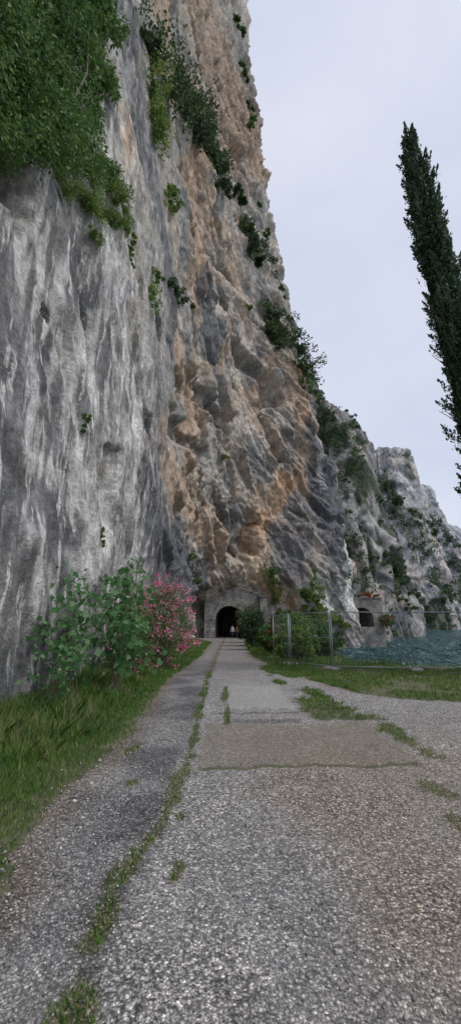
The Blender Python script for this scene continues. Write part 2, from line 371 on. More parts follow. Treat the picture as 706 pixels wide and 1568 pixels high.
bed=np.stack([al*.28,per*.6,ac],1)
amp=.35+.65*sst(8,40,yy)+.4*sst(40,90,zz)
fd,ed=facets(bed/2.4,61,1.3,.2)
d+= far*amp*(1.15*fd-.2*sst(.10,0,ed))
d+= far*amp*(.55*ridged(bed/3.2,4,66)+.3*fbm(bed/1.2,3,67)+.4*ridged(an/6,3,68))
fa,ea=facets(flk/1.6,60,1.2,.3)
d+= (1-far)*(.34*fa)
fb,eb=facets(wp*np.array([1,1,.5])/.9,62,1.2,.3); d+=fb*(.06*(1-far)+far*.2*(.4+amp*.9))
d+= (1-far)*(.22*ridged(flk/2.6,4,70)+.13*ridged(wp*np.array([1,1,.08])/1.3,3,95)+.07*ridged(flk/.7,3,74))
d+= far*.15*ridged(wp*np.array([1,1,.12])/1.6,2,96)
d+= fbm(P/.7,4,80)*(.05+.09*far)+.015*perlin(P/.12,90)
dents=[([(365,550),(390,580),(412,605)],3.2,2.8),([(385,800),(368,838)],2.2,2.2),([(345,480),(352,545)],2.0,1.8),([(290,925),(305,935)],1.8,1.4),([(262,640),(310,700)],1.4,1.3),([(330,400),(350,430)],1.8,1.3),
       ([(165,690),(162,745)],.25,.5),([(10,215),(12,265)],.9,1.0),([(75,480),(85,500)],.22,.3),([(300,600),(330,650)],1.3,1.3),([(240,500),(245,520)],.8,.7),([(320,760),(340,800)],1.2,1.0),([(270,580),(285,610)],.9,.9),([(400,650),(420,700)],1.6,1.3),([(230,640),(235,670)],.6,.6)]
cave_shade=np.zeros(len(P))
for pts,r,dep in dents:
    sd=stroke_dist(P,pts)/r+.35*perlin(P/(r*.6),99); m_=sst(1.15,.45,sd); d-=dep*m_; cave_shade=np.maximum(cave_shade,m_*.6)
port=np.exp(-(((P[:,0]-1.2)/5.0)**4+((zz-1.0)/5.5)**4))*sst(50,56,yy)
d=d*(1-port*.92)
PD=P+NR*d[:,None]
def nz(s,seed,sc_=(1,1,1),o=3): return fbm(wp*np.array(sc_)/s,o,seed)
col=np.ones((len(P),3))*np.array([.46,.44,.405])
n1=nz(7,110,(1,1,.4)); n2=nz(2.0,120,(1,1,.2)); n3=nz(.8,130,(1,1,.10))
near=1-sst(14,34,yy+.3*zz)
col=mixc(col,(.27,.265,.26),sst(-.1,.35,n1)*.75)
col=mixc(col,(.54,.465,.38),sst(.0,.5,-n1)*.55)
col=mixc(col,(.53,.43,.335),far*sst(-.2,.4,nz(5,150,(1,1,.6)))*.7)
col=mixc(col,(.54,.365,.235),far*sst(.15,.55,nz(2.6,155,(1,1,.5)))*.6)
bedc=fbm(bed/1.6,3,157); col=mixc(col,(.25,.245,.24),far*sst(.07,.37,bedc)*.6); col=mixc(col,(.62,.565,.5),far*sst(.08,.4,-bedc)*.55)
def paint(c,pts,r,k,nm=.85):
    global col
    sd=stroke_dist(P,pts)/r; m_=sst(1.3,.5,sd+nm*fbm(wp*np.array([1,1,.3])/(r*.9),4,int(r*100)+len(pts)*7)); col=mixc(col,c,m_*k)
OR=(.57,.385,.245); TN=(.56,.46,.36); DK=(.135,.14,.152); WH=(.74,.72,.69); BR=(.43,.315,.23)
for pts,r in [([(290,20),(340,120),(380,240)],15),([(330,60),(360,200)],10)]: paint(BR,pts,r,.75)
for pts,r,k in [([(300,200),(300,330),(290,420)],4.5,.75),([(240,40),(260,80)],5,.5),([(270,560),(300,640),(280,690)],3.0,.65),([(250,700),(300,790),(330,830)],2.2,.7),([(430,740),(408,780),(392,830)],2.2,.9),
   ([(440,560),(470,680),(460,740)],3.0,.6),([(400,880),(430,905)],2.4,.85),([(172,150),(188,230)],1.1,.8),([(215,700),(225,770)],.5,.6),([(340,350),(350,420)],3.2,.6),([(380,620),(420,680)],2.4,.4),([(2,640),(6,720)],.4,.6),([(345,500),(330,560)],2.2,.5),([(225,690),(240,740)],.9,.6),([(60,380),(62,400)],.3,.5)]:
    paint(OR,pts,r,k)
for pts,r,k in [([(330,880),(360,870),(400,860)],3,.6),([(330,300),(340,360)],4,.5),([(350,700),(380,760)],3,.5),([(20,950),(40,900)],.6,.5),([(290,720),(330,800)],2,.4)]: paint(TN,pts,r,k)
for pts,r,k in [([(188,10),(212,180),(232,330),(252,430)],2.4,.92),([(70,420),(58,560),(66,650)],.7,.88),([(20,700),(55,850),(95,1000)],1.5,.88),([(150,470),(138,600)],.55,.85),([(10,1000),(60,1060)],.9,.85),
   ([(235,750),(262,850),(300,900)],3.2,.94),([(480,680),(500,780),(522,860)],3.6,.94),([(445,640),(440,720)],1.6,.5),([(300,440),(318,540)],2.8,.8),([(262,480),(262,560)],1.8,.75),([(372,60),(386,180)],3,.45),([(110,620),(95,700)],.4,.8),
   ([(5,380),(8,470)],.5,.85),([(430,820),(450,880)],2.2,.7),([(395,430),(415,520)],2.4,.55),([(130,380),(110,440)],.6,.75),([(215,520),(222,640)],.6,.7),([(240,640),(255,700)],.8,.5),([(200,420),(190,470)],.5,.7),([(330,700),(350,800)],1.2,.5),([(455,760),(470,860)],1.2,.6)]: paint(DK,pts,r,k,.65)
for pts,r,k in [([(28,370),(25,480),(42,600)],.4,.95),([(200,500),(186,640),(166,760),(158,840)],.42,.95),([(214,560),(206,700),(184,830)],.3,.95),([(172,400),(155,600),(140,700)],.6,.75),([(8,640),(60,700),(120,790),(140,860)],.5,.9),
   ([(532,850),(530,925)],2.0,.9),([(460,900),(500,925)],1.9,.8),([(195,340),(192,480)],.5,.7),([(50,230),(60,330),(70,400)],.6,.7),([(70,620),(85,560),(100,420)],.2,.7),([(480,700),(490,750)],.5,.5),([(210,880),(205,940)],.6,.5),([(100,860),(120,940)],.5,.5)]: paint(WH,pts,r,k)
col=mixc(col,WH,near*sst(.08,.33,n3)*.8)
col=mixc(col,DK,sst(.12,.42,n2)*(.25+.4*near))
col=mixc(col,(.05,.045,.04),cave_shade*.6)  # shade of the hollows painted into the rock colour, by dent mask
col=mixc(col,(.2,.2,.09),sst(.25,.6,nz(1.4,170))*.2*sst(60,10,zz))
Q=gridq(nv,nu); fc=PD[Q].mean(1)
bad=(np.abs(fc[:,0]+.2)<2.25)&(fc[:,2]<4.0)&(fc[:,1]<72)&(fc[:,1]>54)
Q=Q[~bad]
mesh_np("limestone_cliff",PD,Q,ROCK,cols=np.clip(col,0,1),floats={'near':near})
S1=Survey(PD)
def buttress(name,edge,Yd,lean,pxl,seed,amp,nuv,vegcov,mat,lb=.12,bright=1.0):
    R=[]
    for py,px in edge:
        t=(edge[0][0]-py)/200.0; Yc=Yd+lean*t
        rgt=at_y(px,py,Yc); lft=at_y(pxl,py,Yc-Yd*lb)
        k=[lft+(rgt-lft)*f for f in (0,.25,.5,.75,1)]
        for f,i in ((0,0),(1,1),(2,2),(3,3)): k[i][1]+=Yd*.03*math.sin(i*2.1+seed)
        k.append(rgt+np.array([Yd*.02,Yd*.1,0])); k.append(rgt+np.array([Yd*.05,Yd*.5,0]))
        R.append(k)
    R=[[ [q[0],q[1],-6.0] for q in R[0]]]+R
    top=[[q[0]-2,q[1]+Yd*.15,q[2]+Yd*.02] for q in R[-1]]; R.append(top)
    R.append([[q[0]-2,q[1]+Yd*.3,q[2]-Yd*.02] for q in top])
    R=np.array(R); a,b_=nuv
    G=catmull(R,[a//(len(R)-1)]*(len(R)-1)); G=np.swapaxes(catmull(np.swapaxes(G,0,1),[b_//6]*6),0,1)
    n0,n1_=G.shape[:2]; Nn=np.cross(np.gradient(G,axis=1),np.gradient(G,axis=0)); Nn/=np.linalg.norm(Nn,axis=2,keepdims=True)+1e-9
    P=G.reshape(-1,3);NR=Nn.reshape(-1,3); NR=np.where(((NR*(np.array([10,0,1.6])-P)).sum(1)<0)[:,None],-NR,NR)
    s=Yd/100.
    wpp=P+3*s*np.stack([perlin(P/(9*s),seed),perlin(P/(9*s),seed+1),0*P[:,0]],1)
    an=wpp*np.array([1,1,.4])
    f,e=facets(an/(5*s),seed,1.3,.2); f2,e2=facets(an/(1.8*s),seed+2,1.3,.25)
    d=amp*s*(1.8*fbm(P/(18*s),3,seed)+2.0*f-.6*sst(.12,0,e)+.8*f2+1.3*ridged(an/(6*s),4,seed+8)+.4*fbm(P/(1.6*s),3,seed+20))
    PDb=P+NR*d[:,None]
    c=np.ones((len(P),3))*np.array([.37,.355,.33]); m1=fbm(an/(6*s),3,seed+30); m2=fbm(wpp*np.array([1,1,.25])/(2.5*s),3,seed+40)
    c=mixc(c,(.6,.57,.53),sst(-.05,.3,m1)*.85); c=mixc(c,(.52,.39,.28),sst(.05,.45,fbm(P/(7*s),3,seed+50))*.65); c=mixc(c,(.15,.155,.165),sst(.02,.35,m2)*.75)
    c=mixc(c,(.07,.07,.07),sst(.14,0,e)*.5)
    haze=min(.5,Yd/700.); c=c*(1-haze)*bright+np.array([.44,.48,.56])*haze*.85  # distance haze painted into the rock colour, stronger further away
    v=fbm(P*np.array([1,1,.8])/(9*s),3,seed+60)
    veg=sst(vegcov-.1,vegcov+.12,v)
    c=mixc(c,(.045,.065,.035),veg*.8)
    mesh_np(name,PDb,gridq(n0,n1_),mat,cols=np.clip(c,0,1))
    return PDb,veg,Survey(PDb)
B15=buttress("rock_spur",[(1000,604),(940,592),(905,578),(860,562),(820,552),(785,535)],84,6,430,200,.3,(200,160),.15,ROCKF,lb=.0,bright=.8)
B2=buttress("lakeside_cliff",[(985,650),(930,640),(880,617),(830,602),(760,578),(700,567),(675,561),(650,547),(632,524),(618,500),(600,488),(560,462)],108,14,390,300,.6,(330,300),.1,ROCKF,bright=.78)
B3=buttress("lakeside_cliff",[(975,705),(920,692),(850,672),(800,655),(742,637),(712,631),(693,622)],195,25,480,400,.6,(300,300),.15,ROCKF,bright=1.15)
B4=buttress("lakeside_cliff",[(965,900),(900,880),(860,800),(832,750),(812,706),(800,680),(768,667),(746,650)],330,60,520,500,.5,(300,320),.14,ROCKF,bright=1.1)
# ------------------------------------------------------------ leaves
def norm(v): return v/(np.linalg.norm(v,axis=-1,keepdims=True)+1e-9)
def leaves(name,C,D,size,asp,mat,tint,parent=None,fold=.25,r=rng):
    n=len(C); D=norm(D); rv=norm(r.normal(size=(n,3))); S=norm(np.cross(D,rv)); Nm=np.cross(S,D)
    sz=(size*np.ones(n))[:,None]; w=sz*asp
    V=np.stack([C-D*sz*.5,C+S*w*.5+Nm*w*fold,C+D*sz*.5,C-S*w*.5+Nm*w*fold],1).reshape(-1,3)
    Q=np.arange(n*4).reshape(n,4)
    return mesh_np(name,V,Q,mat,floats={'tint':np.repeat(np.clip(tint,0,1),4)},parent=parent)
def clumps(centers,radii,n,r=rng,sub=7,flat=.8,up=.3,droop=0):
    Cs=[];Ds=[];Ts=[]
    for c,R in zip(centers,radii):
        sc_=np.asarray(c)+norm(r.normal(size=(sub,3)))*R*(r.random((sub,1))**.5)*np.array([1,1,flat])
        k=max(1,int(n/sub)); tb=r.random(sub)*.5+.1
        for q,t in zip(sc_,tb):
            dirs=norm(r.normal(size=(k,3))); rr=R*r.uniform(.25,.5)*(r.random((k,1))**.4)
            Cs.append(q+dirs*rr*np.array([1,1,.8])+np.array([0,0,-droop])*r.random((k,1))**2*R); Ds.append(dirs+np.array([0,0,up])+.5*r.normal(size=(k,3))); Ts.append(t+r.random(k)*.45)
    return np.concatenate(Cs),np.concatenate(Ds),np.concatenate(Ts)
def path_pts(S,pts,step):
    if len(pts)==1:
        h=S.hit(*pts[0]); return [h] if h is not None else []
    out=[]
    for (a,b_) in zip(pts[:-1],pts[1:]):
        n=max(1,int(math.hypot(a[0]-b_[0],a[1]-b_[1])/step))
        for i in range(n+1):
            t=i/n; h=S.hit(a[0]+(b_[0]-a[0])*t+random.uniform(-.3,.3)*step,a[1]+(b_[1]-a[1])*t+random.uniform(-.3,.3)*step)
            if h is not None: out.append(h)
    return out
def cliff_shrub(S,items,name,mat,step=9,n=260,leafk=.0055,asp=.6,out_=.4,flat=.8,droop=0):
    Cs=[];Ds=[];Ts=[];Sz=[]
    for pts,R in items:
        for h in path_pts(S,pts,step):
            rr=R*random.uniform(.5,1.1); dist=np.linalg.norm(h)
            tocam=norm(np.array([2,-10,1.6])-h); c,d_,t=clumps([h+tocam*rr*out_],[rr],n,sub=6,flat=flat,droop=droop)
            Cs.append(c);Ds.append(d_);Ts.append(t);Sz.append(np.full(len(c),max(.06,dist*leafk)))
    C_=np.concatenate(Cs);sz=np.concatenate(Sz)*rng.uniform(.6,1.4,len(C_))
    return leaves(name,C_,np.concatenate(Ds),sz,asp,mat,np.concatenate(Ts))
cliff_shrub(S1,[([(240,105),(290,165),(330,235),(350,290)],2.7),([(262,130),(300,190),(335,250)],1.8),([(375,345),(392,385),(405,410)],2.4),([(408,478),(430,505),(460,540),(486,572)],3.1),([(352,285),(375,310)],1.4),([(220,60),(235,90)],1.2),([(262,440),(290,465)],.9),([(410,500),(425,530)],2.2)],"cliff_shrubs",LF_DARK,step=8,n=340,leafk=.005)
cliff_shrub(S1,[([(228,120),(240,170),(247,225)],1.6),([(240,425),(235,465)],.6),([(260,290),(264,325)],1.0),([(478,880),(492,945)],1.5),([(500,940),(530,955)],1.4),([(205,372),(200,402)],.35),([(465,905),(470,940)],.9),([(160,812),(158,840)],.12),([(132,640),(130,660)],.12),([(300,860),(305,880)],.5),([(345,700)],.5),([(380,470)],.6)],"cliff_shrubs",LF_LIGHT,step=8,n=260,leafk=.0048)
cliff_shrub(S1,[([(372,95),(376,120)],1.2),([(381,160),(386,195)],1.3),([(398,300),(400,312)],1.1),([(366,30),(368,50)],1.2),([(431,440),(434,458)],1.0),([(412,355)],1.0),([(420,870),(425,890)],1.0),([(450,520),(455,530)],1),([(480,585),(492,600)],1.6),([(530,880)],.9),([(440,945),(480,955)],1.2)],"cliff_shrubs",LF_MID,step=10,n=150)
cliff_shrub(S1,[([(405,870),(425,905),(415,920)],1.3),([(285,150),(300,160)],1.0),([(130,300),(170,340)],.5)],"dry_grass_tufts",LF_GRASS,step=8,n=200,asp=.15,droop=.6)
cliff_shrub(S1,[([(95,225),(120,255),(150,275),(185,300)],.85),([(110,280),(150,320),(185,345)],.6),([(150,230),(175,270)],.6),([(90,240),(95,290)],.45),([(140,355),(150,365)],.3),([(180,310),(195,350)],.4)],"ledge_shrubs",LF_LIGHT,step=9,n=520,leafk=.0038,asp=.4,droop=.6,flat=.6)
cliff_shrub(S1,[([(60,215),(95,235),(140,260),(175,290)],.8),([(150,330),(185,340)],.35)],"ledge_shrubs",LF_MID,step=10,n=400,leafk=.0042)
def hillveg(B,frac,items,name,R,n,leafk=.006,zf=1.0):
    PDb,veg,S=B
    w=np.where((veg>.6)&(PDb[:,2]>-2)&(PDb[:,2]<PDb[:,2].max()*zf),1,0)*1.0; idx=rng.choice(len(PDb),frac,p=w/w.sum()); cs=list(PDb[idx]); rs=list(rng.uniform(.5,1.1,frac)*R)
    for pts,r in items:
        for h in path_pts(S,pts,6): cs.append(h+rng.normal(size=3)*r*.3); rs.append(r*random.uniform(.6,1.1))
    Cc,Dd,Tt=clumps(cs,rs,n,sub=4); dd=np.linalg.norm(Cc,axis=1)
    leaves(name,Cc,Dd,dd*leafk*rng.uniform(.5,1.1,len(Cc)),.7,LF_DARK,Tt)
hillveg(B15,150,[([(525,790),(545,850),(560,905)],3.0),([(530,830),(540,900)],2.8),([(565,950),(590,965)],1.4)],"hillside_vegetation",1.4,130,.0048)
hillveg(B2,260,[([(478,622),(505,640),(530,665),(542,720)],4.3),([(490,640),(520,700),(530,760)],4.3),([(485,680),(500,720)],4),([(480,600),(500,640)],3),([(590,850),(625,930)],2.5),([(575,900),(600,950)],2.5)],"hillside_vegetation",1.9,160,.0045)
hillveg(B3,260,[([(575,725),(600,770),(640,810),(665,850)],6),([(590,770),(630,830),(680,905)],6.5),([(640,880),(690,925)],6),([(578,760),(600,820)],6)],"hillside_vegetation",3.2,130,.0042,.72)
hillveg(B4,300,[([(665,800),(690,840),(705,870)],9),([(690,860),(705,920)],10),([(650,900),(706,930)],9)],"hillside_vegetation",5.5,110,.0042,.65)

# ------------------------------------------------------------ tree rooted in the cliff (upper left)
tr=empty("broadleaf_tree"); g=Geo(); cs=[];rs=[]
root=S1.hit(75,228)+np.array([.1,-.1,0])
r5=np.random.default_rng(11)
for k in range(96):
    px=r5.uniform(-50,174); py=r5.uniform(-90,215)
    if py>175-(px-60)*.2 and px>120: py-=60
    hpt=S1.hit(max(px,-40),py)
    if hpt is None: continue
    dist=np.linalg.norm(hpt); tc=norm(np.array([0,0,1.6])-hpt); off=r5.uniform(.3,1.7); c=hpt+tc*off
    s=dist/13.; cs.append(c); rs.append(r5.uniform(.45,.85)*s*(.6 if px>145 else 1))
    if k%5==0:
        prev=root
        for t in (.33,.66,1.0):
            q=root+(c-root)*t+r5.normal(size=3)*.25-tc*.5*(1-t); g.tube(prev,q,.045*(1.1-t*.8),.045*(.85-t*.7),5,False); prev=q
    q=c+r5.normal(size=3)*.4; g.tube(hpt,c,.025,.012,4,False); g.tube(c,q,.012,.005,4,False)
g.tube(root-np.array([.9,-.3,.9]),root,.12,.07,7)
g.obj("branches",BARK,tr)
Cc,Dd,Tt=clumps(cs,rs,720,r5,sub=8,droop=.7,up=-.6); Tt=np.clip(Tt*1.5-.25,0,1); leaves("foliage",Cc,Dd,np.linalg.norm(Cc,axis=1)*.0078*rng.uniform(.6,1.35,len(Cc)),.5,LF_MID,Tt,tr)
# ------------------------------------------------------------ cypress
cy=empty("cypress_tree"); r6=np.random.default_rng(3)
topp=at_y(621,206,12.4); H=topp[2]; bx=topp[0]+1.95; by=12.8
def cyax(h):
    f=np.asarray(h)/H; return np.stack([bx+(topp[0]-bx)*f+.10*np.sin(f*7),by+(topp[1]-by)*f,np.asarray(h)+0*f],-1)
def cyr(h):
    f=h/H; return 1.55*np.clip(1-f,0,1)**.44*sst(0,.1,f)*(1-.10*np.cos(f*11)+.06*np.sin(f*37))
g=Geo()
for i in range(12):
    a,b_=i/12*H*.9,(i+1)/12*H*.9; g.tube(cyax(a),cyax(b_),.24*(1-a/H),.24*(1-b_/H),8,False)
cc=[];dd=[];tt=[]
for k in range(640):
    h=H*(1-(r6.random()**.75))*.985+.6; h=min(h,H-.3); a=r6.random()*6.283; R=cyr(h)
    o_=np.array([math.cos(a),math.sin(a),0]); s0=cyax(h-.5)+o_*R*.2; s1=cyax(h)+o_*R*r6.uniform(.5,1.0)+np.array([0,0,.35])
    if k%3==0: g.tube(s0-np.array([0,0,.4]),s1,.025,.008,4,False)
    m_=150; t=r6.random((m_,1)); ln=r6.uniform(.6,1.1); wid=.09+.10*R
    pts=s0+(s1-s0)*t+(np.array([0,0,1])+o_*.1)*(t-.2)*ln*.6+r6.normal(size=(m_,3))*wid*(1.05-t)*np.array([1,1,1.2])
    cc.append(pts); dd.append(np.array([0,0,1.1])+o_*.5+r6.normal(size=(m_,3))*.55); tt.append(np.full(m_,r6.random()*.6)+r6.random(m_)*.4)
cc=np.concatenate(cc)
g.obj("trunk",BARK,cy); leaves("crown",cc,np.concatenate(dd),r6.uniform(.08,.18,len(cc)),.42,LF_CYP,np.concatenate(tt),cy)
hh=H*r6.random(24000)*.97; aa=r6.random(24000)*6.283; RR=cyr(hh)*r6.random(24000)**.5*.6
ci=cyax(hh)+np.stack([np.cos(aa)*RR,np.sin(aa)*RR,0*aa],1); leaves("inner_foliage",ci,r6.normal(size=(24000,3))+np.array([0,0,1]),r6.uniform(.15,.3,24000),.45,LF_CYP,r6.random(24000)*.35,cy)
# ------------------------------------------------------------ shrub helper
def shrub(name,base,spread,height,nst,nleaf,size,asp,mat,seed,flowers=None,lean=(0,0),bare=.25,trunkr=.02,jit=.045):
    r=np.random.default_rng(seed); e=empty(name); g=Geo(); Cs=[];Ds=[];Ts=[]; tips=[]
    for i in range(nst):
        a=r.random()*6.283; rad=spread*math.sqrt(r.random()); h=height*r.uniform(.55,1.0)*(1-.35*(rad/spread)**2)
        p0=np.array(base)+np.array([r.normal()*.12*spread,r.normal()*.08*spread,0]); end=np.array(base)+np.array([math.cos(a)*rad+lean[0]*h,math.sin(a)*rad+lean[1]*h,h])
        prev=p0; ctrl=p0+(end-p0)*.5+np.array([0,0,h*.15])
        for s in range(1,6):
            t=s/5; q=p0*(1-t)**2+2*ctrl*t*(1-t)+end*t*t; g.tube(prev,q,trunkr*(1.05-t*.8)*1.1,trunkr*(1.05-t*.8),5,False)
            if t>bare:
                for _ in range(3):
                    tw=q+norm(r.normal(size=3))*height*.13*r.uniform(.4,1.2); g.tube(q,tw,trunkr*.3,trunkr*.15,3,False); tips.append(tw)
            prev=q
        tips.append(end)
    tips=np.array(tips); k=max(1,nleaf//len(tips))
    for tp in tips:
        tb=r.random()*.5
        Cs.append(tp+r.normal(size=(k,3))*height*jit); Ds.append(r.normal(size=(k,3))+np.array([0,0,-.3])); Ts.append(tb+r.random(k)*.5)
    g.obj("stems",BARK,e); C_=np.concatenate(Cs); leaves("foliage",C_,np.concatenate(Ds),r.uniform(.6,1.3,len(C_))*size,asp,mat,np.concatenate(Ts),e,r=r)
    if flowers:
        nf,fm,fs=flowers; cen=np.array(base)+np.array([0,0,height*.5]); w=np.linalg.norm((tips-cen)/np.array([spread,spread,height*.5]),axis=1)**2; sel=tips[r.choice(len(tips),nf,p=w/w.sum())]
        sel=sel+norm(sel-cen)*.14; C_=np.repeat(sel,8,0)+r.normal(size=(nf*8,3))*fs*.9
        leaves("flowers",C_,r.normal(size=C_.shape),r.uniform(.7,1.3,len(C_))*fs,.85,fm,r.random(len(C_)),e,r=r)
    return e
def gzz(x,y): return float(gz(np.array([float(x)]),np.array([float(y)]))[0])
shrub("poplar_sapling",(-2.5,9.2,gzz(-2.5,9.2)),.65,3.2,9,850,.15,.85,LF_FIG,31,lean=(.0,0),bare=.25,trunkr=.014,jit=.05)
shrub("poplar_sapling",(-3.0,8.2,gzz(-3.0,8.2)),.9,2.8,8,380,.14,.85,LF_FIG,35,lean=(-.12,0),bare=.35,trunkr=.012,jit=.06)
shrub("poplar_sapling",(-3.1,7.2,gzz(-3.1,7.2)),.6,1.6,6,170,.11,.85,LF_FIG,32,bare=.3,trunkr=.009,jit=.06)
shrub("oleander_bush",(-2.35,14.0,gzz(-2.35,14.0)),1.1,3.1,30,5500,.13,.22,LF_MID,33,flowers=(300,LF_PINK,.075),trunkr=.012)
shrub("oleander_bush",(-2.75,12.0,gzz(-2.75,12.0)),.6,2.5,16,3000,.12,.3,LF_MID,34,flowers=(60,LF_PINK,.06),trunkr=.012)
for i,(xx,y_,sp,h,mt,sd) in enumerate([(1.6,27,.9,2.5,LF_DARK,41),(1.5,33,1.1,3.0,LF_DARK,42),(1.9,40,1.2,3.4,LF_DARK,43),(2.2,23,.8,1.6,LF_MID,44),(2.9,20.5,.9,1.8,LF_MID,45),(2.3,18.2,.6,1.2,LF_LIGHT,46),(3.6,22,1.0,1.6,LF_LIGHT,47),(4.2,25,1.0,2.0,LF_MID,48),(4.8,29,1.2,2.2,LF_MID,49),(5.6,35,1.4,2.6,LF_LIGHT,50),(7.6,44,1.6,2.8,LF_MID,51),(9.3,50,1.7,3.0,LF_MID,52),(3.2,30,1.1,2.6,LF_MID,53),(4.6,38,1.4,3.0,LF_DARK,54),(6.2,46,1.6,3.2,LF_MID,55),(12.2,57,1.8,3.0,LF_LIGHT,56),(2.9,17.2,.5,1.3,LF_LIGHT,57),
     (4.2,19.3,.9,1.4,LF_MID,58),(4.9,22,1.0,1.6,LF_DARK,59),(5.4,26,1.1,1.8,LF_MID,60),(6.2,31,1.2,2.0,LF_DARK,61),(7.0,37,1.4,2.3,LF_MID,62),(3.4,18.3,.6,1.2,LF_MID,63)]):
    shrub("garden_shrub",(xx,y_,gzz(xx,y_)),sp,h,14,2600,.09+.0035*y_,.5,mt,sd,trunkr=.015,flowers=(26,LF_RED,.06) if i in(1,8,4) else None)
# ------------------------------------------------------------ grass
def blades(name,n,xr,yr,hf,seed,wk=.004,dens=None,powr=1.3,tb=0,dry=.08):
    r=np.random.default_rng(seed); x=r.uniform(*xr,n); y=yr[0]+(yr[1]-yr[0])*r.random(n)**powr
    g_=grassm(x,y)
    if dens is not None: g_=g_*dens(x,y)
    k=(r.random(n)<g_); x=x[k];y=y[k];n=len(x)
    h=hf(x,y,r)*r.uniform(.5,1.3,n); z=gz(x,y)+.005
    w=np.maximum(.0032,wk*.35*np.hypot(x,y)*.5)*r.uniform(.7,1.4,n)
    a=r.random(n)*6.283; s=np.stack([np.cos(a),np.sin(a),0*a],1)*w[:,None]; l=r.normal(size=(n,2))*.4*h[:,None]
    B=np.stack([x,y,z],1); M=B+np.stack([l[:,0]*.35,l[:,1]*.35,h*.6],1); T=B+np.stack([l[:,0],l[:,1],h],1)
    V=np.stack([B-s,B+s,M+s*.7,T,M-s*.7],1).reshape(-1,3)
    i0=(np.arange(n)*5)[:,None]; Q=i0+np.array([[0,1,2,3,4]])
    p=np.stack([x,y,0*x],1); t=.32+.42*perlin(p*1.2,77)+r.normal(size=n)*.17+tb
    dryz=r.random(n)<(dry+.3*sst(-1.9,-2.5,x)*sst(4,6,y)*sst(-.2,.3,perlin(p*.9,78))+.2*sst(.1,.4,perlin(p*3,81))); t=np.where(dryz,r.uniform(.75,1,n),t)
    return mesh_np(name,V,Q,LF_GRASS,floats={'tint':np.repeat(np.clip(t,0,1),5)})
def hverge(x,y,r):
    q=perlin(np.stack([x,y,0*x],1)*1.5,79)
    return .04+.04*sst(-1.6,-2.1,x)+.2*sst(-1.9,-2.9,x+.8*q)*sst(3.8,5.8,y)*(.4+.8*r.random(len(x)))
blades("grass",105000,(-4.3,-1.1),(1.9,24),hverge,1,powr=1.8,dry=.04)
blades("grass",25000,(-6,-1.1),(20,50),lambda x,y,r:.15+0*x,2)
blades("grass",42000,(-1.05,.1),(1.9,14),lambda x,y,r:.03+.01*(y>6),3,wk=.003,powr=1.8,dry=.12)
blades("grass",46000,(1.0,3.0),(3.2,16),lambda x,y,r:.032+.015*(y>6),6,wk=.003,powr=1.3,dry=.08)
blades("grass",60000,(1.2,14),(8,17),lambda x,y,r:.065+0*x,4,dens=lambda x,y:np.where(perlin(np.stack([x,y*1.3,0*x],1)*.8,88)>-.12,1,.12),tb=.04,dry=.08)
blades("grass",25000,(.5,14),(16,50),lambda x,y,r:.25+0*x,5,dens=lambda x,y:(x<shore(y)).astype(float))
# ------------------------------------------------------------ water
m,nt,b,o=newmat("lake_water"); c=coords(nt,(1,.55,1))
n1=noise(nt,c,1.0,4,.65,.5); n2=noise(nt,c,.22,3,.5); n3=noise(nt,c,3.2,3,.6)
h=math_(nt,'ADD',math_(nt,'ADD',n1,math_(nt,'MULTIPLY',n2,2.0)),math_(nt,'MULTIPLY',n3,.25))
cr_=ramp(nt,n1,[(.36,(.013,.05,.062)),(.5,(.035,.11,.125)),(.6,(.08,.19,.205)),(.68,(.38,.46,.48))])
L(nt,cr_,b.inputs['Base Color']); b.inputs['Roughness'].default_value=.2; b.inputs['IOR'].default_value=1.33; b.inputs['Specular IOR Level'].default_value=.2
bump(nt,b,h,1.0,2.2)
wx=axis([(-100,4,20),(4,60,.4),(60,200,3),(200,3600,150)]); wy=axis([(-300,10,20),(10,90,.4),(90,300,3),(300,3600,150)])
X,Y=np.meshgrid(wx,wy); x=X.ravel();y=Y.ravel(); p=np.stack([x,y*.8,0*x],1)
mesh_np("lake_water",np.stack([x,y,-2.5+.24*ridged(p/2.6,2,600)*sst(250,60,np.hypot(x,y))],1),gridq(len(wy),len(wx)),m,smooth=True)
# ------------------------------------------------------------ stone tunnel portals
m,nt,b,o=newmat("rubble_masonry"); c=coords(nt,(1,1,1),(math.pi/2,0,0))
br=N(nt,'ShaderNodeTexBrick'); L(nt,c,br.inputs['Vector']); br.inputs['Scale'].default_value=1.0; br.inputs['Brick Width'].default_value=.55; br.inputs['Row Height'].default_value=.3; br.inputs['Mortar Size'].default_value=.025
br.inputs['Color1'].default_value=(.40,.375,.345,1); br.inputs['Color2'].default_value=(.27,.255,.235,1); br.inputs['Mortar'].default_value=(.16,.15,.14,1)
n=noise(nt,coords(nt),.9,6,.7); n2=noise(nt,coords(nt),9,5,.7)
L(nt,scalec(nt,scalec(nt,br.outputs[0],maprange(nt,n,.35,.65,.45,1.4)),maprange(nt,n2,.3,.7,.7,1.3)),b.inputs['Base Color']); b.inputs['Roughness'].default_value=.92
bump(nt,b,math_(nt,'SUBTRACT',n2,br.outputs[1]),.7,.05); MAS=m
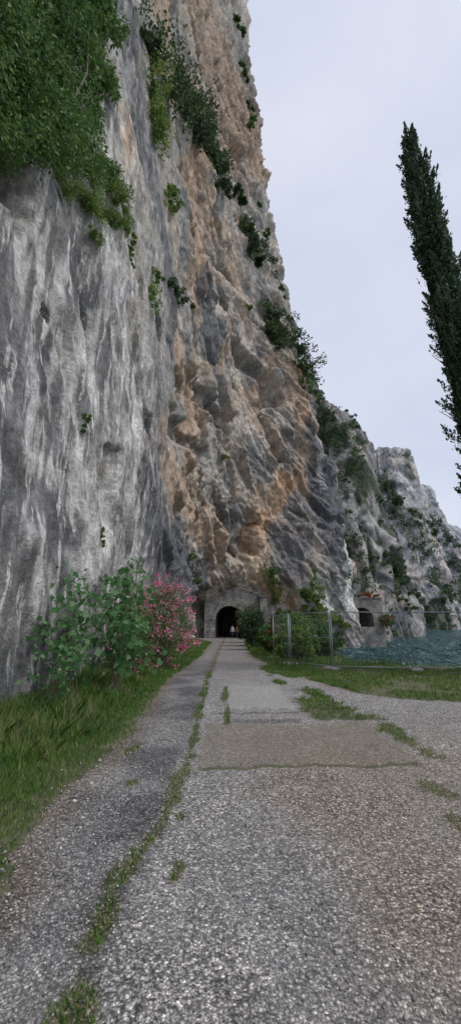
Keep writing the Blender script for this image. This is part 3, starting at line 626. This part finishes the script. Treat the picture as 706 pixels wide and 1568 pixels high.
def portal(name,x0,x1,zb,xc,w,spring,topf,yf,thick,zfoot=None,depth=14):
    e=empty(name); V=[];Fs=[]; inner=[(xc-w,zb),(xc-w,(zb+spring)/2)]; outer=[(x0,zb),(x0,(zb+spring)/2)]
    nA=28
    for i in range(nA+1):
        a=math.pi*(1-i/nA); dx,dz=math.cos(a),math.sin(a); inner.append((xc+w*dx,spring+w*dz))
        t=w
        while True:
            qx,qz=xc+dx*t,spring+dz*t
            if qx<=x0 or qx>=x1 or qz>=topf(qx): break
            t+=.02
        outer.append((min(max(qx,x0),x1),qz))
    inner+=[(xc+w,(zb+spring)/2),(xc+w,zb)]; outer+=[(x1,(zb+spring)/2),(x1,zb)]
    n=len(inner); g=Geo()
    for yv in (yf,yf+thick):
        V+=[(a,yv,b_) for a,b_ in inner]+[(a,yv,b_) for a,b_ in outer]
    for i in range(n-1):
        Fs.append((i,i+1,n+i+1,n+i)); o2=2*n; Fs.append((o2+i+1,o2+i,o2+n+i,o2+n+i+1)); Fs.append((n+i,n+i+1,o2+n+i+1,o2+n+i)); Fs.append((i+1,i,o2+i,o2+i+1))
    g.add(V,Fs); g.obj("wall",MAS,e)
    g=Geo(); K=15
    for i in range(K):
        a0=math.pi*i/K+.012; a1=math.pi*(i+1)/K-.012; r0,r1=w-.03,w+.42+(.1 if i==K//2 else 0); q=[]
        for yv in (yf-.06,yf+.2):
            for a,r in((a0,r0),(a1,r0),(a1,r1),(a0,r1)): q.append((xc+r*math.cos(a),yv,spring+r*math.sin(a)))
        g.add(q,[(0,1,2,3),(7,6,5,4),(0,4,5,1),(1,5,6,2),(2,6,7,3),(3,7,4,0)])
    g.obj("voussoirs",CONC,e)
    g=Geo(); S_=12
    for i in range(S_):
        a=x0-.1+(x1-x0+.2)*i/S_; b_=x0-.1+(x1-x0+.2)*(i+1)/S_-.015; za,zb2=topf(a)+.003,topf(b_)+.003
        g.add([(a,yf-.12,za),(b_,yf-.12,zb2),(b_,yf+thick+.05,zb2),(a,yf+thick+.05,za),(a,yf-.12,za+.16),(b_,yf-.12,zb2+.16),(b_,yf+thick+.05,zb2+.16),(a,yf+thick+.05,za+.16)],[(0,3,2,1),(4,5,6,7),(0,1,5,4),(1,2,6,5),(2,3,7,6),(3,0,4,7)])
    g.obj("coping",MAS,e)
    V=[];Fs=[]; prof=[(xc-w*.985,zb-.1)]+[(xc+w*.985*math.cos(math.pi*(1-i/16)),spring+w*.985*math.sin(math.pi*(1-i/16))) for i in range(17)]+[(xc+w*.985,zb-.1)]
    ns=14; k=len(prof)
    for j in range(ns+1):
        for a,b_ in prof: V.append((a+.004*j*j,yf+thick*.3+depth*j/ns,b_))
    for j in range(ns):
        for i in range(k-1): Fs.append((j*k+i,j*k+i+1,(j+1)*k+i+1,(j+1)*k+i))
    Fs.append(tuple(range(ns*k,ns*k+k))); g=Geo(); g.add(V,Fs); g.obj("bore",DARKIN,e)
    if zfoot is not None:
        g=Geo(); g.box(((x0+x1)/2,yf+2,(zb+zfoot)/2-.001),(x1-x0,4.2,zb-zfoot),.03); g.obj("retaining_wall",MAS,e)
    return e
portal("stone_tunnel_portal",-3.6,4.0,-.8,-.2,1.92,1.7,lambda x:6.0-abs(x-1.0)*.3,56.6,.9)
g=Geo(); g.box((4.45,56.2,1.9),(.9,1.6,5.6),.05); g.box((4.45,56.2,4.8),(1.15,1.85,.2),.03); g.obj("buttress_pier",MAS,bpy.data.objects["stone_tunnel_portal"])
portal("stone_tunnel_portal",18.6,24.6,.6,21.2,1.75,1.9,lambda x:5.0,66.0,.9,zfoot=-3.2,depth=8)
g=Geo()
for i in range(9):
    y0=19+i*4; y1=y0+3.96; xa=np.interp(y0,[19,40,57],[3.2,3.0,4.2]); xb=np.interp(y1,[19,40,57],[3.2,3.0,4.2]); a=math.atan2(xb-xa,y1-y0)
    g.box(((xa+xb)/2,(y0+y1)/2,basez((y0+y1)/2)+.33),(.35,math.hypot(xb-xa,y1-y0),.95),.03,rot=-a)
g.obj("stone_parapet_wall",MAS)
g=Geo()
for i in range(7):
    g.box((5.3+i*2.6,15.75-.02*i,-.26),(2.57,.4,.42),.03)
g.obj("quay_edge_wall",CONC)
shrub("flowering_shrub",(22.6,65.6,5.1),1.3,1.1,10,1000,.25,.5,LF_MID,71,flowers=(60,LF_RED,.13))
shrub("flowering_shrub",(24.8,65.6,.3),1.0,2.8,12,1500,.26,.5,LF_MID,72,flowers=(40,LF_RED,.12))
# ------------------------------------------------------------ fence panels
def fence(a,b_,ta=(0,0),tb=(0,0),h=1.95):
    e=empty("metal_fence_panel"); za,zb2=gzz(*a)+.12,gzz(*b_)+.12
    A=np.array([a[0],a[1],za]);B=np.array([b_[0],b_[1],zb2]); A2=A+np.array([ta[0],ta[1],h-.15]);B2=B+np.array([tb[0],tb[1],h-.15])
    g=Geo(); r=.021
    g.tube(A-np.array([0,0,.1]),A2,r,r,8);g.tube(B-np.array([0,0,.1]),B2,r,r,8);g.tube(A2,B2,r*.8,r*.8,8);g.tube(A,B,r*.8,r*.8,8)
    m0=A+(A2-A)*.52; m1=B+(B2-B)*.52; g.tube(m0,m1,.008,.008,5)
    g.obj("frame",METAL,e,True)
    g=Geo(); L_=np.linalg.norm(B-A); n=int(L_/.11)
    for i in range(1,n):
        t=i/n; g.tube(A+(B-A)*t,A2+(B2-A2)*t,.0027,None,3,False)
    for j in range(1,9):
        t=j/9; g.tube(A+(A2-A)*t,B+(B2-B)*t,.0027,None,3,False)
    g.obj("wire_mesh",METAL,e)
    g=Geo(); an=math.atan2(b_[1]-a[1],b_[0]-a[0])
    for q in (A,B): g.box((q[0],q[1],q[2]-.07),(.28,.58,.12),.03,rot=an)
    g.obj("foot_blocks",CONC,e)
fence((2.35,16.4),(3.46,14.5))
fence((3.5,14.4),(6.1,14.15),tb=(-.36,.1))
fence((6.22,14.2),(9.3,14.3),ta=(-.25,-.1))
fence((2.3,16.5),(2.0,19.4))
# ------------------------------------------------------------ walkers
def person(name,loc,ang,shirt,trous,stride=.18,h=1.72):
    J=[(0,0,.92),(0,0,1.15),(0,0,1.38),(0,0,1.50),(0,.01,1.60),(0,.015,1.72),
       (.09,0,.88),(.1,stride*.5,.48),(.1,stride*.3,.07),(.1,stride*.3+.14,.03),
       (-.09,0,.88),(-.1,-stride*.2,.48),(-.1,-stride-.05,.09),(-.1,-stride+.08,.03),
       (.18,0,1.40),(.23,-.05,1.13),(.24,.08,.9),(.245,.12,.82),(-.18,0,1.40),(-.23,.03,1.13),(-.24,.14,.92),(-.245,.18,.84)]
    E=[(0,1),(1,2),(2,3),(3,4),(4,5),(0,6),(6,7),(7,8),(8,9),(0,10),(10,11),(11,12),(12,13),(2,14),(14,15),(15,16),(16,17),(2,18),(18,19),(19,20),(20,21)]
    R=[.14,.13,.15,.06,.095,.08,.09,.06,.042,.035,.09,.06,.042,.035,.06,.045,.033,.03,.06,.045,.033,.03]
    me=bpy.data.meshes.new(name); me.from_pydata(J,E,[]); ob=bpy.data.objects.new(name,me); sc.collection.objects.link(ob)
    ob.modifiers.new("skin",'SKIN')
    for v,r in zip(me.skin_vertices[0].data,R): v.radius=(r,r*.8)
    me.skin_vertices[0].data[0].use_root=True
    ob.modifiers.new("sub",'SUBSURF').levels=2; ob.modifiers["sub"].render_levels=2
    m,nt,b,o=newmat(name+"_clothes"); t=N(nt,'ShaderNodeTexCoord'); s=N(nt,'ShaderNodeSeparateXYZ'); L(nt,t.outputs['Object'],s.inputs[0])
    cr=ramp(nt,math_(nt,'DIVIDE',s.outputs[2],1.85),[(0,(.03,.03,.03)),(.05,trous),(.5,shirt),(.8,(.45,.28,.2)),(.9,(.05,.03,.02))])
    for n_ in nt.nodes:
        if n_.type=='VALTORGB': n_.color_ramp.interpolation='CONSTANT'
    L(nt,cr,b.inputs['Base Color']); b.inputs['Roughness'].default_value=.85; me.materials.append(m)
    ob.location=loc; ob.rotation_euler=(0,0,ang); ob.scale=(h/1.8,)*3
person("pedestrian",(.25,53.5,basez(53.5)+.01),math.pi,(.5,.5,.52),(.04,.045,.07))
person("pedestrian",(.85,54.5,basez(54.5)+.01),math.pi+.2,(.2,.06,.06),(.03,.035,.06),.12,1.62)
# ------------------------------------------------------------ world + sun
el=math.radians(50); az=math.radians(112)
w=bpy.data.worlds.new("World"); sc.world=w; w.use_nodes=True; nt=w.node_tree; nt.nodes.clear()
out=N(nt,'ShaderNodeOutputWorld'); bg=N(nt,'ShaderNodeBackground'); bg.inputs['Strength'].default_value=.12; L(nt,bg.outputs[0],out.inputs[0])
sky=N(nt,'ShaderNodeTexSky',sky_type='NISHITA'); sky.sun_disc=False; sky.sun_elevation=el; sky.sun_rotation=az
t=N(nt,'ShaderNodeTexCoord'); mp=N(nt,'ShaderNodeMapping'); mp.inputs['Scale'].default_value=(1,1,2.4); mp.inputs['Rotation'].default_value=(.2,.5,0); L(nt,t.outputs['Generated'],mp.inputs[0])
n=noise(nt,mp.outputs[0],1.5,5,.55,.5)
cl=ramp(nt,n,[(.3,(5.4,5.85,7.2)),(.55,(6.2,6.55,7.65)),(.75,(6.9,7.1,7.8))])
L(nt,mix(nt,.92,sky.outputs[0],cl),bg.inputs[0])
ld=bpy.data.lights.new("sun",'SUN'); ld.energy=1.5; ld.angle=math.radians(14); ld.color=(1,.96,.9); sun=bpy.data.objects.new("sun",ld); sc.collection.objects.link(sun)
sd=Vector((math.sin(az)*math.cos(el),math.cos(az)*math.cos(el),math.sin(el))); sun.rotation_euler=(-sd).to_track_quat('-Z','Y').to_euler()
print("done",time.time()-T0)
